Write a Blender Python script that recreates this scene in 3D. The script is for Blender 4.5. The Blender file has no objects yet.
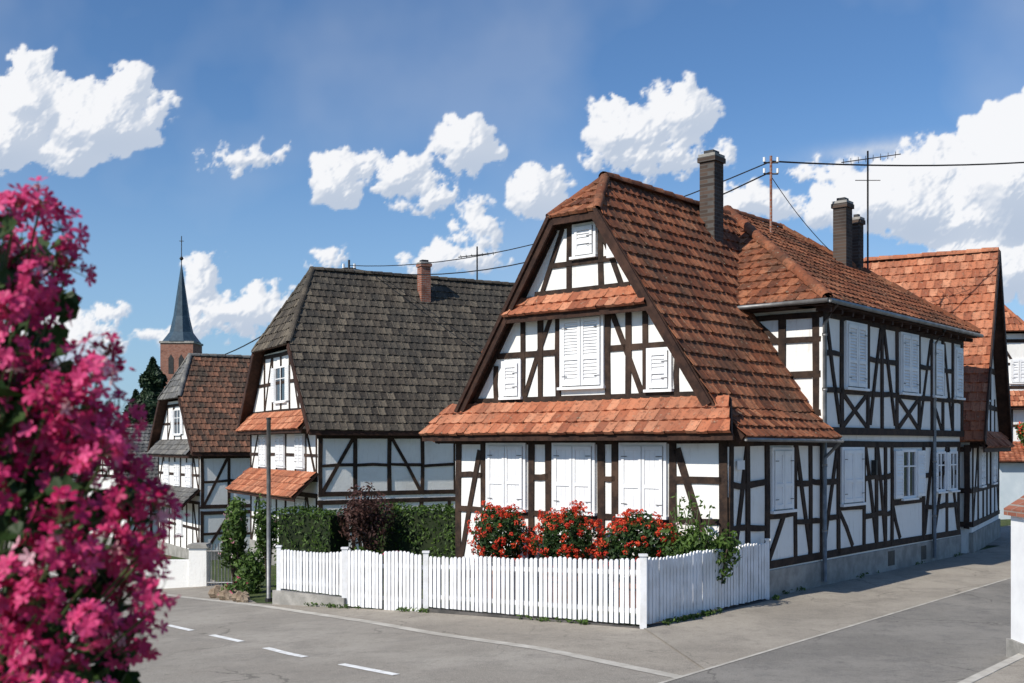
import bpy, math, random
import numpy as np
from mathutils import Vector
R0=random.Random(7)
rnd=R0.random
def ru(a,b): return a+(b-a)*rnd()
sc=bpy.context.scene
# ------------------------------------------------------------------ basis of the main house
C=(3.46,17.70); L=(-0.761,0.6487); R=(0.6487,0.761)
def loc(a,b,z=0.0): return Vector((C[0]+a*L[0]+b*R[0], C[1]+a*L[1]+b*R[1], z))
KN=[(-1e4,0),(0,0),(4,-.18),(8,-.42),(12,-.74),(20,-1.38),(30,-2.13),(45,-2.7),(1e4,-2.7)]
def gnd(x,y):
    a=(x-C[0])*L[0]+(y-C[1])*L[1]
    for (a0,z0),(a1,z1) in zip(KN,KN[1:]):
        if a<=a1: return z0+(z1-z0)*(a-a0)/(a1-a0)
    return -2.7
# ------------------------------------------------------------------ materials
def nt(m):
    m.use_nodes=True; t=m.node_tree; t.nodes.clear(); return t
def N(t,ty,**k):
    n=t.nodes.new(ty)
    for a,b in k.items(): setattr(n,a,b)
    return n
def setin(t,inp,v):
    if hasattr(v,'is_output') : t.links.new(v,inp)
    else: inp.default_value=v
def M(t,op,a,b=0.0,c=None,clamp=False):
    n=N(t,'ShaderNodeMath',operation=op); n.use_clamp=clamp
    setin(t,n.inputs[0],a); setin(t,n.inputs[1],b)
    if c is not None: setin(t,n.inputs[2],c)
    return n.outputs[0]
def VM(t,op,a,b=None,out=0):
    n=N(t,'ShaderNodeVectorMath',operation=op); setin(t,n.inputs[0],a)
    if b is not None: setin(t,n.inputs[1],b)
    return n.outputs[out]
def MR(t,v,a,b,c=0.0,d=1.0,smooth=True):
    n=N(t,'ShaderNodeMapRange'); n.interpolation_type='SMOOTHSTEP' if smooth else 'LINEAR'
    setin(t,n.inputs[0],v); n.inputs[1].default_value=a; n.inputs[2].default_value=b
    n.inputs[3].default_value=c; n.inputs[4].default_value=d
    return n.outputs[0]
def MIX(t,f,a,b,bt='MIX'):
    n=N(t,'ShaderNodeMix',data_type='RGBA',blend_type=bt)
    setin(t,n.inputs[0],f)
    for i,v in ((6,a),(7,b)):
        if isinstance(v,tuple) and len(v)==3: v=v+(1,)
        setin(t,n.inputs[i],v)
    return n.outputs[2]
def NOI(t,vec,scale,detail=5,rough=.6,dist=0.0):
    n=N(t,'ShaderNodeTexNoise'); 
    if vec is not None: t.links.new(vec,n.inputs['Vector'])
    n.inputs['Scale'].default_value=scale; n.inputs['Detail'].default_value=detail
    n.inputs['Roughness'].default_value=rough; n.inputs['Distortion'].default_value=dist
    return n.outputs['Fac']
def finish(t,col,rough=.8,bump=None,bs=.3,bd=.02,spec=.3,metal=0,trans=0):
    b=N(t,'ShaderNodeBsdfPrincipled'); o=N(t,'ShaderNodeOutputMaterial')
    if isinstance(col,tuple) and len(col)==3: col=col+(1,)
    setin(t,b.inputs['Base Color'],col); setin(t,b.inputs['Roughness'],rough)
    b.inputs['Specular IOR Level'].default_value=spec; b.inputs['Metallic'].default_value=metal
    if bump is not None:
        bn=N(t,'ShaderNodeBump'); bn.inputs['Strength'].default_value=bs; bn.inputs['Distance'].default_value=bd
        t.links.new(bump,bn.inputs['Height']); t.links.new(bn.outputs[0],b.inputs['Normal'])
    if trans>0:
        tr=N(t,'ShaderNodeBsdfTranslucent'); setin(t,tr.inputs['Color'],col)
        mx=N(t,'ShaderNodeMixShader'); mx.inputs[0].default_value=trans
        t.links.new(b.outputs[0],mx.inputs[1]); t.links.new(tr.outputs[0],mx.inputs[2]); t.links.new(mx.outputs[0],o.inputs[0])
    else: t.links.new(b.outputs[0],o.inputs[0])
def OC(t): return N(t,'ShaderNodeTexCoord').outputs['Object']
def simple(name,c1,c2,scale=3,rough=.8,bs=.3,bscale=40,spec=.3,metal=0,bd=.01):
    m=bpy.data.materials.new(name); t=nt(m); oc=OC(t)
    f=MR(t,NOI(t,oc,scale,4),.35,.68)
    finish(t,MIX(t,f,c1,c2),rough,NOI(t,oc,bscale,3),bs,bd,spec,metal); return m
def tilemat(name,dark,mid,light,stain,samt=.6):
    m=bpy.data.materials.new(name); t=nt(m); oc=OC(t)
    at=N(t,'ShaderNodeAttribute',attribute_name='Col').outputs['Color']
    sp=N(t,'ShaderNodeSeparateColor'); t.links.new(at,sp.inputs[0]); r=sp.outputs[0]
    c=MIX(t,MR(t,r,0,.5,smooth=False),dark,mid); c=MIX(t,MR(t,r,.5,1,smooth=False),c,light)
    big=MR(t,NOI(t,oc,.9,5,.65),.42,.66,0,samt); c=MIX(t,big,c,stain)
    sm=MR(t,NOI(t,oc,13,4,.7),.48,.72,0,.8); c=MIX(t,sm,c,tuple(x*.45 for x in stain))
    li=MR(t,NOI(t,oc,19,3,.6),.60,.72,0,.6); c=MIX(t,li,c,(.31,.28,.20))
    finish(t,c,.85,NOI(t,oc,60,3),.35,.01,.2); return m
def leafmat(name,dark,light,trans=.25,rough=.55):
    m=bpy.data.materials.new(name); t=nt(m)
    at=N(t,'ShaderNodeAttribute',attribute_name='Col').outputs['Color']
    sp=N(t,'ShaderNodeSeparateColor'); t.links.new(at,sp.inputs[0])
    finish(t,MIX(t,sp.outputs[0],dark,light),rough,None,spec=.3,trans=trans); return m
def plastermat():
    m=bpy.data.materials.new('plaster'); t=nt(m); oc=OC(t)
    f=MR(t,NOI(t,oc,1.3,5,.65),.45,.75,0,.5); c=MIX(t,f,(.84,.83,.80),(.66,.63,.58))
    g=MR(t,NOI(t,VM(t,'MULTIPLY',oc,(9,9,1.2)),1,4,.7),.54,.78,0,.5); c=MIX(t,g,c,(.42,.39,.35))
    finish(t,c,.9,NOI(t,oc,18,6,.7),.5,.02,.15); return m
def woodmat(name,c1,c2):
    m=bpy.data.materials.new(name); t=nt(m); oc=OC(t)
    f=MR(t,NOI(t,oc,6,6,.75),.35,.7); c=MIX(t,f,c1,c2)
    g=MR(t,NOI(t,oc,1.2,3),.5,.75,0,.5); c=MIX(t,g,c,tuple(min(1,x*2.0) for x in c2))
    finish(t,c,.75,NOI(t,oc,45,5,.8),.5,.012,.25); return m
PL=plastermat()
TB=woodmat('timber_dark',(.018,.011,.009),(.055,.032,.021))
TBB=woodmat('timber_board',(.022,.010,.007),(.06,.028,.018))
WP=simple('white_paint',(.84,.84,.84),(.75,.75,.76),2.5,.5,.15,50)
WF=simple('white_fence_paint',(.84,.84,.85),(.70,.69,.68),3.5,.5,.2,40)
TO=tilemat('tile_orange',(.27,.085,.045),(.44,.155,.080),(.58,.26,.15),(.24,.11,.07),.5)
TR=tilemat('tile_weathered',(.105,.038,.022),(.235,.080,.040),(.38,.155,.080),(.10,.055,.036),.75)
TG=tilemat('tile_greybrown',(.045,.038,.032),(.085,.070,.055),(.15,.125,.095),(.048,.045,.040),.7)
TT=tilemat('tile_slategrey',(.09,.09,.09),(.15,.15,.15),(.23,.22,.20),(.09,.08,.07),.5)
TM=tilemat('tile_mixed',(.07,.045,.035),(.17,.085,.055),(.29,.13,.08),(.06,.05,.04),.9)
ST=simple('plinth_concrete',(.24,.23,.21),(.38,.36,.33),2.5,.9,.5,30,bd=.02)
STD=simple('plinth_dark',(.06,.058,.055),(.13,.12,.11),3,.9,.5,30,bd=.02)
GM=simple('zinc',(.17,.17,.17),(.27,.27,.27),5,.5,.1,30,.5,.5)
DK=simple('dark_metal',(.02,.02,.022),(.05,.045,.04),6,.5,.2,30,.5,.3)
WIRE=simple('cable_rubber',(.012,.012,.013),(.02,.02,.02),6,.6,.1,30)
def glassmat():
    m=bpy.data.materials.new('window_glass'); t=nt(m); oc=OC(t)
    finish(t,MIX(t,NOI(t,oc,2),(.015,.02,.03),(.05,.06,.075)),.06,None,spec=.8); return m
GL=glassmat()
def brickmat(name,c1,c2,mo,sx=1):
    m=bpy.data.materials.new(name); t=nt(m); oc=OC(t)
    sp=N(t,'ShaderNodeSeparateXYZ'); t.links.new(oc,sp.inputs[0])
    cb=N(t,'ShaderNodeCombineXYZ'); t.links.new(M(t,'ADD',sp.outputs[0],sp.outputs[1]),cb.inputs[0]); t.links.new(sp.outputs[2],cb.inputs[1])
    b=N(t,'ShaderNodeTexBrick'); t.links.new(cb.outputs[0],b.inputs['Vector'])
    b.inputs['Color1'].default_value=c1+(1,); b.inputs['Color2'].default_value=c2+(1,); b.inputs['Mortar'].default_value=mo+(1,)
    b.inputs['Scale'].default_value=1; b.inputs['Brick Width'].default_value=.24*sx; b.inputs['Row Height'].default_value=.075*sx; b.inputs['Mortar Size'].default_value=.008*sx
    c=MIX(t,MR(t,NOI(t,oc,2.5,5),.45,.75,0,.6),b.outputs['Color'],tuple(x*.4 for x in c1))
    finish(t,c,.9,b.outputs['Fac'],-.3,.01,.2); return m
BR=brickmat('brick_red',(.24,.085,.055),(.34,.14,.09),(.28,.25,.22))
BD=brickmat('brick_sooty',(.055,.042,.036),(.10,.070,.055),(.10,.095,.09))
def asphalt(name,c1,c2,patch,crack=True,grain=1.8):
    m=bpy.data.materials.new(name); t=nt(m); oc=OC(t)
    c=MIX(t,MR(t,NOI(t,oc,.35,5,.65),.40,.62),c1,c2)
    c=MIX(t,MR(t,NOI(t,oc,1.6,5,.7),.48,.68,0,.6),c,patch)
    c=MIX(t,MR(t,NOI(t,oc,7,4,.75),.50,.75,0,.45),c,tuple(x*.6 for x in patch))
    c=MIX(t,MR(t,NOI(t,oc,95,2),.45,.7,0,.7),c,tuple(min(1,x*grain) for x in c1))
    c=MIX(t,MR(t,NOI(t,oc,70,2),.56,.7,0,.6),c,tuple(x*.45 for x in c1))
    if crack:
        vo=N(t,'ShaderNodeTexVoronoi',feature='DISTANCE_TO_EDGE'); vo.inputs['Scale'].default_value=.42
        wn=N(t,'ShaderNodeTexNoise'); t.links.new(oc,wn.inputs['Vector']); wn.inputs['Scale'].default_value=1.3; wn.inputs['Detail'].default_value=6
        wv=VM(t,'ADD',oc,VM(t,'MULTIPLY',wn.outputs['Color'],(1.3,1.3,0)))
        t.links.new(wv,vo.inputs['Vector'])
        k=MR(t,vo.outputs['Distance'],.0,.010,1,0); k=M(t,'MULTIPLY',k,MR(t,NOI(t,oc,.22,2),.46,.56,0,.6))
        c=MIX(t,k,c,tuple(x*.35 for x in c1))
    finish(t,c,.88,NOI(t,oc,110,2,.7),.6,.012,.25); return m
AS=asphalt('asphalt_road',(.26,.235,.20),(.35,.32,.275),(.20,.183,.16))
AP=asphalt('asphalt_pavement',(.27,.24,.20),(.37,.33,.275),(.19,.17,.145))
AD=asphalt('asphalt_side_street',(.18,.168,.15),(.26,.242,.215),(.135,.128,.12))
KC=simple('kerb_stone',(.40,.37,.32),(.54,.51,.45),3,.9,.5,40,bd=.02)
PMK=simple('road_paint',(.86,.86,.84),(.62,.61,.58),9,.7,.3,60)
GR=simple('grass_ground',(.035,.06,.015),(.09,.11,.035),2,.95,.8,30,bd=.05)
LG=leafmat('leaf_green',(.018,.042,.010),(.10,.17,.03))
LH=leafmat('hedge_leaf',(.02,.05,.008),(.10,.17,.025))
LR=leafmat('copper_leaf',(.04,.02,.015),(.13,.06,.05))
LD=leafmat('conifer_needles',(.010,.026,.012),(.04,.07,.028),.1)
FR=leafmat('petal_red',(.50,.012,.01),(.88,.13,.05),.3)
FP=leafmat('petal_pink',(.45,.005,.085),(.88,.11,.31),.35)
FW=leafmat('petal_pale',(.8,.35,.45),(.85,.7,.7),.3)
LF=leafmat('geranium_leaf',(.010,.030,.008),(.055,.105,.022),.3)
STEM=simple('stem_green',(.06,.10,.03),(.10,.13,.05),9,.7,.1,30)
BK=simple('bark',(.05,.035,.025),(.11,.08,.06),8,.9,.7,25,bd=.02)
BLW=simple('pale_plaster',(.50,.57,.62),(.58,.64,.68),2,.9,.2,30)
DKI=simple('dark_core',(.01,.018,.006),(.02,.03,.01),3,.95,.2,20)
TC=simple('terracotta',(.25,.10,.06),(.35,.16,.10),4,.85,.3,30)
# ------------------------------------------------------------------ builders
class MB:
    def __init__(s,name,mat): s.name=name; s.mat=mat; s.v=[]; s.f=[]; s.c=[]
    def add(s,vs,fs,c=.5):
        o=len(s.v); s.v.extend([tuple(p) for p in vs]); s.c.extend([c]*len(vs)); s.f.extend([tuple(i+o for i in f) for f in fs])
class G:
    def __init__(s,name,org=(0,0,0)): s.name=name; s.o=Vector(org); s.p={}
    def m(s,part,mat):
        if part not in s.p: s.p[part]=MB(part,mat)
        return s.p[part]
    def done(s,smooth=()):
        parts=[b for b in s.p.values() if b.v]
        par=None
        if len(parts)>1:
            par=bpy.data.objects.new(s.name,None); sc.collection.objects.link(par); par.location=s.o
        for b in parts:
            nm=b.name if par else s.name
            me=bpy.data.meshes.new(nm); o=s.o
            me.from_pydata([(x-o.x,y-o.y,z-o.z) for x,y,z in b.v],[],b.f)
            at=me.color_attributes.new('Col','FLOAT_COLOR','POINT')
            fl=[]
            for c in b.c: fl+= [c,c,c,1.0]
            at.data.foreach_set('color',fl); me.materials.append(b.mat)
            if b.name in smooth: me.polygons.foreach_set('use_smooth',[True]*len(me.polygons))
            ob=bpy.data.objects.new(nm,me); sc.collection.objects.link(ob)
            if par: ob.parent=par
            else: ob.location=o
            me.update()
class Fr:
    def __init__(s,O,sd,n): s.O=O; s.s=sd; s.n=n
    def P(s,a,z,d=0): return Vector((s.O[0]+a*s.s[0]+d*s.n[0], s.O[1]+a*s.s[1]+d*s.n[1], z))
BOXF=[(0,1,2,3),(4,7,6,5),(0,4,5,1),(1,5,6,2),(2,6,7,3),(3,7,4,0)]
def prism(mb,fr,pts,d0,d1,c=.5):
    n=len(pts); vs=[fr.P(a,z,d1) for a,z in pts]+[fr.P(a,z,d0) for a,z in pts]
    fs=[tuple(range(n)),tuple(range(2*n-1,n-1,-1))]+[(i,i+n,(i+1)%n+n,(i+1)%n) for i in range(n)]
    mb.add(vs,fs,c)
def fbox(mb,fr,s0,s1,z0,z1,d0,d1): prism(mb,fr,[(s0,z0),(s1,z0),(s1,z1),(s0,z1)],d0,d1)
JT=[0]
def beam(mb,fr,p,q,w=.15,d0=-.04,d1=.022):
    w*=.86*ru(.9,1.1)
    JT[0]=(JT[0]+1)%9; d1=d1+JT[0]*.0013
    dx,dz=q[0]-p[0],q[1]-p[1]; l=math.hypot(dx,dz); nx,nz=-dz/l*w/2,dx/l*w/2
    j=lambda:ru(-.012,.012)
    mx,mz=(p[0]+q[0])/2,(p[1]+q[1])/2; jj=ru(-.02,.02)
    prism(mb,fr,[(p[0]-nx+j(),p[1]-nz+j()),(mx-nx+jj,mz-nz+jj),(q[0]-nx+j(),q[1]-nz+j()),(q[0]+nx+j(),q[1]+nz+j()),(mx+nx+jj,mz+nz+jj),(p[0]+nx+j(),p[1]+nz+j())],d0,d1)
def bar(mb,p,q,w,h,c=.5):
    p=Vector(p);q=Vector(q);d=(q-p).normalized(); up=Vector((0,0,1))
    if abs(d.z)>.98: up=Vector((0,1,0))
    s=d.cross(up).normalized(); u=s.cross(d).normalized(); vs=[]
    for e in (p,q):
        for a,b in ((-1,-1),(1,-1),(1,1),(-1,1)): vs.append(e+s*a*w/2+u*b*h/2)
    mb.add(vs,BOXF,c)
def tube(mb,pts,r,n=8,c=.5):
    pts=[Vector(p) for p in pts]; vs=[];fs=[]
    rr=r if isinstance(r,(list,tuple)) else [r]*len(pts)
    for i,p in enumerate(pts):
        d=(pts[min(i+1,len(pts)-1)]-pts[max(i-1,0)]).normalized()
        up=Vector((0,0,1)) if abs(d.z)<.9 else Vector((1,0,0))
        s=d.cross(up).normalized(); u=s.cross(d)
        for k in range(n):
            a=2*math.pi*k/n; vs.append(p+(s*math.cos(a)+u*math.sin(a))*rr[i])
    for i in range(len(pts)-1):
        for k in range(n): fs.append((i*n+k,i*n+(k+1)%n,(i+1)*n+(k+1)%n,(i+1)*n+k))
    fs.append(tuple(range(n))); fs.append(tuple(range(len(vs)-1,len(vs)-n-1,-1)))
    mb.add(vs,fs,c)
PROF=[(0,.016),(.12,.024),(.26,.004),(.62,.0),(.86,.006),(1.0,.016)]
def roof(g,pts,mat,part='roof_tiles',tw=.20,te=.275,under=True,umat=None,lift=.032):
    pts=[Vector(p) for p in pts]; o=pts[0]; u=(pts[1]-pts[0]).normalized()
    n=(pts[1]-pts[0]).cross(pts[2]-pts[0]).normalized()
    if n.z<0: n=-n
    v=n.cross(u)
    if v.z<0: v=-v
    uv=[((p-o).dot(u),(p-o).dot(v)) for p in pts]
    vmax=max(q[1] for q in uv); mb=g.m(part,mat)
    def rng(vv):
        xs=[]
        for i in range(len(uv)):
            (u0,v0),(u1,v1)=uv[i],uv[(i+1)%len(uv)]
            if min(v0,v1)-1e-6<=vv<=max(v0,v1)+1e-6:
                if abs(v1-v0)<1e-6: xs+=[u0,u1]
                else: xs.append(u0+(u1-u0)*(vv-v0)/(v1-v0))
        return (min(xs),max(xs)) if xs else (0,0)
    row=0; vv=0; te=vmax/max(1,round(vmax/te)); ph=ru(0,6)
    sag=lambda a,b: .013*(1+math.sin(a*1.25+ph)*math.sin(b*1.1+ph))
    while vv<vmax-.03:
        vt=min(vv+te,vmax-.001); l0,r0=rng(vv+.001); l1,r1=rng(vt)
        off=(row%2)*tw*.5; k=math.floor((min(l0,l1)-off)/tw); rowc=ru(-.07,.07)
        while k*tw+off<max(r0,r1):
            b=k*tw+off; k+=1
            if min(max(b,l0),r0)>=r0-1e-4 and min(max(b,l1),r1)>=r1-1e-4: continue
            if b+tw<=l0 and b+tw<=l1: continue
            vs=[];jl=ru(-.006,.012); jv=ru(-.012,.012)
            for hh,(lo,hi),vq in ((lift+jl,(l0,r0),vv-.02+jv),(.002,(l1,r1),vt)):
                for t_,h in PROF:
                    uu=min(max(b+t_*tw*.985,lo),hi); vs.append(o+u*uu+v*vq+n*(hh+h+sag(uu,vq)))
            m_=len(PROF)
            for t_,h in PROF:
                uu=min(max(b+t_*tw*.985,l0),r0); vs.append(o+u*uu+v*(vv-.02+jv)+n*(0.0))
            fs=[(i,i+1,m_+i+1,m_+i) for i in range(m_-1)]+[(2*m_+i,2*m_+i+1,i+1,i) for i in range(m_-1)]
            c=min(1,max(0,R0.gauss(.5,.25)+rowc))
            if rnd()<.05: c=ru(.9,1)
            if rnd()<.08: c=ru(0,.1)
            mb.add(vs,fs,c)
        vv+=te; row+=1
    if under:
        ub=g.m('roof_boards',umat or TBB); k=len(pts)
        vs=[p-n*.004 for p in pts]+[p-n*.07 for p in pts]
        ub.add(vs,[tuple(range(k)),tuple(range(2*k-1,k-1,-1))]+[(i,i+k,(i+1)%k+k,(i+1)%k) for i in range(k)])
def ridge(g,p,q,mat,r=.12,part='ridge_tiles'):
    p=Vector(p);q=Vector(q);d=(q-p); l=d.length; d.normalize(); s=d.cross(Vector((0,0,1))).normalized(); u=s.cross(d)
    n=max(1,int(l/.36)); mb=g.m(part,mat)
    for i in range(n):
        vs=[]; jz=ru(-.008,.008)
        for e,rr in ((i*l/n,r*.88),((i+1.1)*l/n,r*1.08)):
            for k in range(7):
                a=math.pi*(k/6)*1.1-.05*math.pi; vs.append(p+d*e+s*math.cos(a)*rr+u*(math.sin(a)*rr*.85-.01+jz))
        mb.add(vs,[(k,k+1,8+k,7+k) for k in range(6)],min(1,max(0,R0.gauss(.55,.2))))
def shutter(g,fr,s0,s1,z0,z1,d=.045,louver=True,leaves=2,part='shutters',mat=None,pitch=.055):
    mb=g.m(part,mat or WP); w=(s1-s0)/leaves
    dk=g.m('window_recess',DK); fbox(dk,fr,s0+.005,s1-.005,z0+.005,z1-.005,-.02,d-.004)
    tr=g.m('window_trim',WP); e=.06
    fbox(tr,fr,s0-e,s0-.004,z0-.02,z1+e,-.02,d+.006); fbox(tr,fr,s1+.004,s1+e,z0-.02,z1+e,-.02,d+.006)
    fbox(tr,fr,s0-.003,s1+.003,z1+.003,z1+e,-.02,d+.004); fbox(tr,fr,s0-e-.03,s1+e+.03,z0-.07,z0-.022,-.02,d+.05)
    for i in range(leaves):
        a=s0+i*w+.008; b=s0+(i+1)*w-.008; st=.055
        fbox(mb,fr,a,a+st,z0,z1,d-.01,d+.03); fbox(mb,fr,b-st,b,z0,z1,d-.01,d+.03)
        zm=z0+(z1-z0)*.38
        for zz in ((z0,z0+.08),(zm,zm+.06),(z1-.07,z1)): fbox(mb,fr,a+st+.001,b-st-.001,zz[0],zz[1],d-.01,d+.028)
        for (q0,q1,lv) in ((z0+.081,zm-.001,louver),(zm+.061,z1-.071,louver)):
            if lv:
                k=int((q1-q0)/pitch); ph=(q1-q0)/k
                for j in range(k):
                    zz=q0+j*ph
                    vs=[fr.P(a+st+.002,zz+.002,d+.022),fr.P(b-st-.002,zz+.002,d+.022),fr.P(b-st-.002,zz+ph*.95,d+.0),fr.P(a+st+.002,zz+ph*.95,d+.0)]
                    vs+=[fr.P(a+st+.002,zz-.008,d+.014),fr.P(b-st-.002,zz-.008,d+.014)]
                    mb.add(vs,[(0,1,2,3),(4,5,1,0)])
            else:
                nb_=max(2,int((b-a-2*st)/.09)); bw=(b-a-2*st-.002)/nb_
                for j in range(nb_): fbox(mb,fr,a+st+.001+j*bw+.002,a+st+.001+(j+1)*bw-.002,q0,q1,d-.003,d+.012)
        hg=g.m('hinges',DK)
        for zz in (z0+.16,z1-.18):
            x0=a if i==0 else b-.12
            fbox(hg,fr,x0,x0+.12,zz,zz+.012,d+.031,d+.036)
def window(g,fr,s0,s1,z0,z1,d=.03,open_sh=True,shw=.42):
    gl=g.m('window_glass',GL); fbox(gl,fr,s0,s1,z0,z1,-.03,d-.02)
    tr=g.m('window_trim',WP); e=.055
    fbox(tr,fr,s0-e,s0,z0-.05,z1+e,-.02,d+.012); fbox(tr,fr,s1,s1+e,z0-.05,z1+e,-.02,d+.012)
    fbox(tr,fr,s0,s1,z1,z1+e,-.02,d+.010); fbox(tr,fr,s0-e-.03,s1+e+.03,z0-.09,z0-.051,-.02,d+.06)
    fbox(tr,fr,s0,s1,z0-.05,z0,-.02,d+.009); m_=(s0+s1)/2
    fbox(tr,fr,m_-.03,m_+.03,z0,z1,-.02,d+.007)
    fbox(tr,fr,s0,m_-.031,z0+(z1-z0)*.66,z0+(z1-z0)*.66+.03,-.02,d+.004); fbox(tr,fr,m_+.031,s1,z0+(z1-z0)*.66,z0+(z1-z0)*.66+.03,-.02,d+.004)
    if open_sh:
        for a,b in ((s0-e-shw-.01,s0-e-.01),(s1+e+.01,s1+e+shw+.01)):
            sh=g.m('shutters',WP); fbox(sh,fr,a,b,z0-.03,z1+.03,.03,.06)
            for q in ((a,a+.05),(b-.05,b)): fbox(sh,fr,q[0],q[1],z0-.031,z1+.031,.058,.078)
            for q in (z0-.03,z0+(z1-z0)*.4,z1-.04): fbox(sh,fr,a+.051,b-.051,q,q+.07,.058,.076)
            k=int((z1-z0)/.06)
            for j in range(k):
                zz=z0+j*(z1-z0)/k
                sh.add([fr.P(a+.05,zz,.075),fr.P(b-.05,zz,.075),fr.P(b-.05,zz+.05,.061),fr.P(a+.05,zz+.05,.061)],[(0,1,2,3)])
def chimney(g,x,y,z0,z1,w,d,ang,mat,cap=True):
    c,s=math.cos(ang),math.sin(ang); fr=Fr((x-c*w/2,y-s*w/2),(c,s),(-s,c))
    mb=g.m('chimney',mat); cp=g.m('chimney_cap',ST if cap else mat)
    fbox(mb,fr,0,w,z0,z1-.14,-d/2,d/2); fbox(mb,fr,-.035,w+.035,z1-.14,z1-.04,-d/2-.035,d/2+.035)
    fbox(cp,fr,-.02,w+.02,z1-.04,z1+.02,-d/2-.02,d/2+.02)
    pt=g.m('chimney_pots',DK)
    fbox(pt,fr,.06,w-.06,z1+.02,z1+.1,-d/2+.06,d/2-.06)
def pent(g,fr,s0,s1,zb,zt,o,mat,spl=.25,base=0.0,tw=.20):
    p=[fr.P(s0-spl,zb,o),fr.P(s1+spl,zb,o),fr.P(s1,zt,base+.02),fr.P(s0,zt,base+.02)]
    roof(g,p,mat,'pent_roof_tiles',tw,.26,umat=TBB)
    tb=g.m('fascia',TBB); bar(tb,fr.P(s0-spl,zb-.075,o-.06),fr.P(s1+spl,zb-.075,o-.06),.035,.10)
# ------------------------------------------------------------------ MAIN HOUSE
g=G('half_timbered_house',loc(3,5,0))
FF=Fr(C,L,(-R[0],-R[1])); SF=Fr(C,R,(-L[0],-L[1]))
wl=g.m('walls',PL); tb=g.m('timber_frame',TB)
prism(wl,FF,[(0,-.6),(6,-.6),(6,3.0),(0,3.0)],-3.4,0)
prism(wl,FF,[(.0,-.6),(7,-.6),(7,5.15),(0,5.15)],-10.9,-3.41)
prism(wl,FF,[(.28,3.0),(5.72,3.0),(5.55,3.45),(3.50,6.62),(2.50,6.62),(.45,3.45)],-3.3,-.08)
Z0=.12
beam(tb,FF,(0,Z0),(6,Z0),.18); beam(tb,FF,(0,2.70),(6,2.70),.20); 
for a in (.09,1.03,2.20,2.50,3.66,4.06,5.27,5.90): beam(tb,FF,(a,Z0),(a,2.75),.16)
for s0,s1 in ((.1,1.03),(2.2,2.5),(3.66,4.06),(5.27,5.9)):
    for z in (1.36,2.02): beam(tb,FF,(s0,z),(s1,z),.12)
for s0,s1 in ((1.03,2.2),(2.5,3.66),(4.06,5.27)): beam(tb,FF,(s0,1.30),(s1,1.30),.13)
beam(tb,FF,(.16,.3),(.95,2.55),.13); beam(tb,FF,(5.84,.3),(5.35,2.5),.13)
beam(tb,FF,(1.2,.2),(1.6,1.25),.11); beam(tb,FF,(3.4,.2),(3.0,1.25),.11)
for a0,a1 in ((1.19,2.03),(2.66,3.50),(4.24,5.10)): shutter(g,FF,a0,a1,1.43,2.58,.05,False)
F2=Fr((C[0]+R[0]*.08,C[1]+R[1]*.08),L,(-R[0],-R[1]))
def hs(z): return .15+(z-3.2)/1.505+.18
beam(tb,F2,(.5,3.42),(5.5,3.42),.15); beam(tb,F2,(hs(4.98),4.98),(6-hs(4.98),4.98),.16); beam(tb,F2,(hs(4.28),4.28),(6-hs(4.28),4.28),.12)
for a in (1.62,1.98,2.40,3.50,3.92,4.34): beam(tb,F2,(a,3.4),(a,4.95),.13)
for sg in (0,1):
    X=lambda a:(6-a) if sg else a
    beam(tb,F2,(X(.42),3.45),(X(2.42),6.5),.16)
    beam(tb,F2,(X(1.0),3.4),(X(1.0),4.1),.11)
    beam(tb,F2,(X(1.70),3.5),(X(2.32),4.9),.12)
    beam(tb,F2,(X(2.1),5.35),(X(2.6),6.5),.11)
shutter(g,F2,2.53,3.38,3.66,4.86,.05,True); shutter(g,F2,4.42,4.78,3.52,4.12,.05,True,1); shutter(g,F2,1.14,1.52,3.56,4.18,.05,True,1)
beam(tb,F2,(1.95,5.36),(4.05,5.36),.14); beam(tb,F2,(2.3,5.86),(3.7,5.86),.11)
for a in (2.55,3.25,): beam(tb,F2,(a,5.3),(a,6.6),.12)
beam(tb,F2,(2.45,6.56),(3.55,6.56),.14)
shutter(g,F2,2.70,3.10,5.98,6.48,.05,True,1)
mt=g.m('meter_box',WP); fbox(mt,F2,2.2,2.36,5.85,6.1,.02,.12)
pent(g,Fr(C,L,(-R[0],-R[1])),-.02,6.14,2.80,3.38,.50,TO,.32,-.06)
pent(g,F2,1.55,4.45,4.98,5.32,.30,TO,.12,.0)
sof=g.m('soffit_boards',TBB); fbox(sof,FF,-.1,6.1,2.78,2.82,0.0,.40)
def P(a,b,z): return loc(a,b,z)
for sg in (0,1):
    X=(lambda a:6-a) if sg else (lambda a:a)
    bb=-.17
    if sg==0:
        roof(g,[P(.15,bb,3.2),P(.15,3.45,3.2),P(1.545,3.45,5.3),P(3,5.75,7.49),P(3,.8,7.49),P(2.475,bb,6.7)],TR)
        roof(g,[P(-.36,bb,2.72),P(-.36,3.42,2.72),P(.15,3.42,3.2),P(.15,bb,3.2)],TR)
    else:
        roof(g,[P(5.85,bb,3.2),P(5.85,3.6,3.2),P(3,3.6,7.49),P(3,.8,7.49),P(3.525,bb,6.7)],TR)
        roof(g,[P(6.42,bb,2.68),P(6.42,3.45,2.68),P(5.85,3.45,3.2),P(5.85,bb,3.2)],TR)
    vb=g.m('verge_boards',TBB)
    bar(vb,P(X(.19),bb+.005,3.14),P(X(2.5),bb+.005,6.62),.04,.2); bar(vb,P(X(-.34),bb+.003,2.68),P(X(.17),bb+.003,3.13),.04,.16)
    bar(vb,P(X(.22),bb-.03,3.26),P(X(2.50),bb-.03,6.72),.05,.07)
    ridge(g,P(X(2.46),bb-.02,6.70),P(3,.8,7.50),TR,.09)
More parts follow.
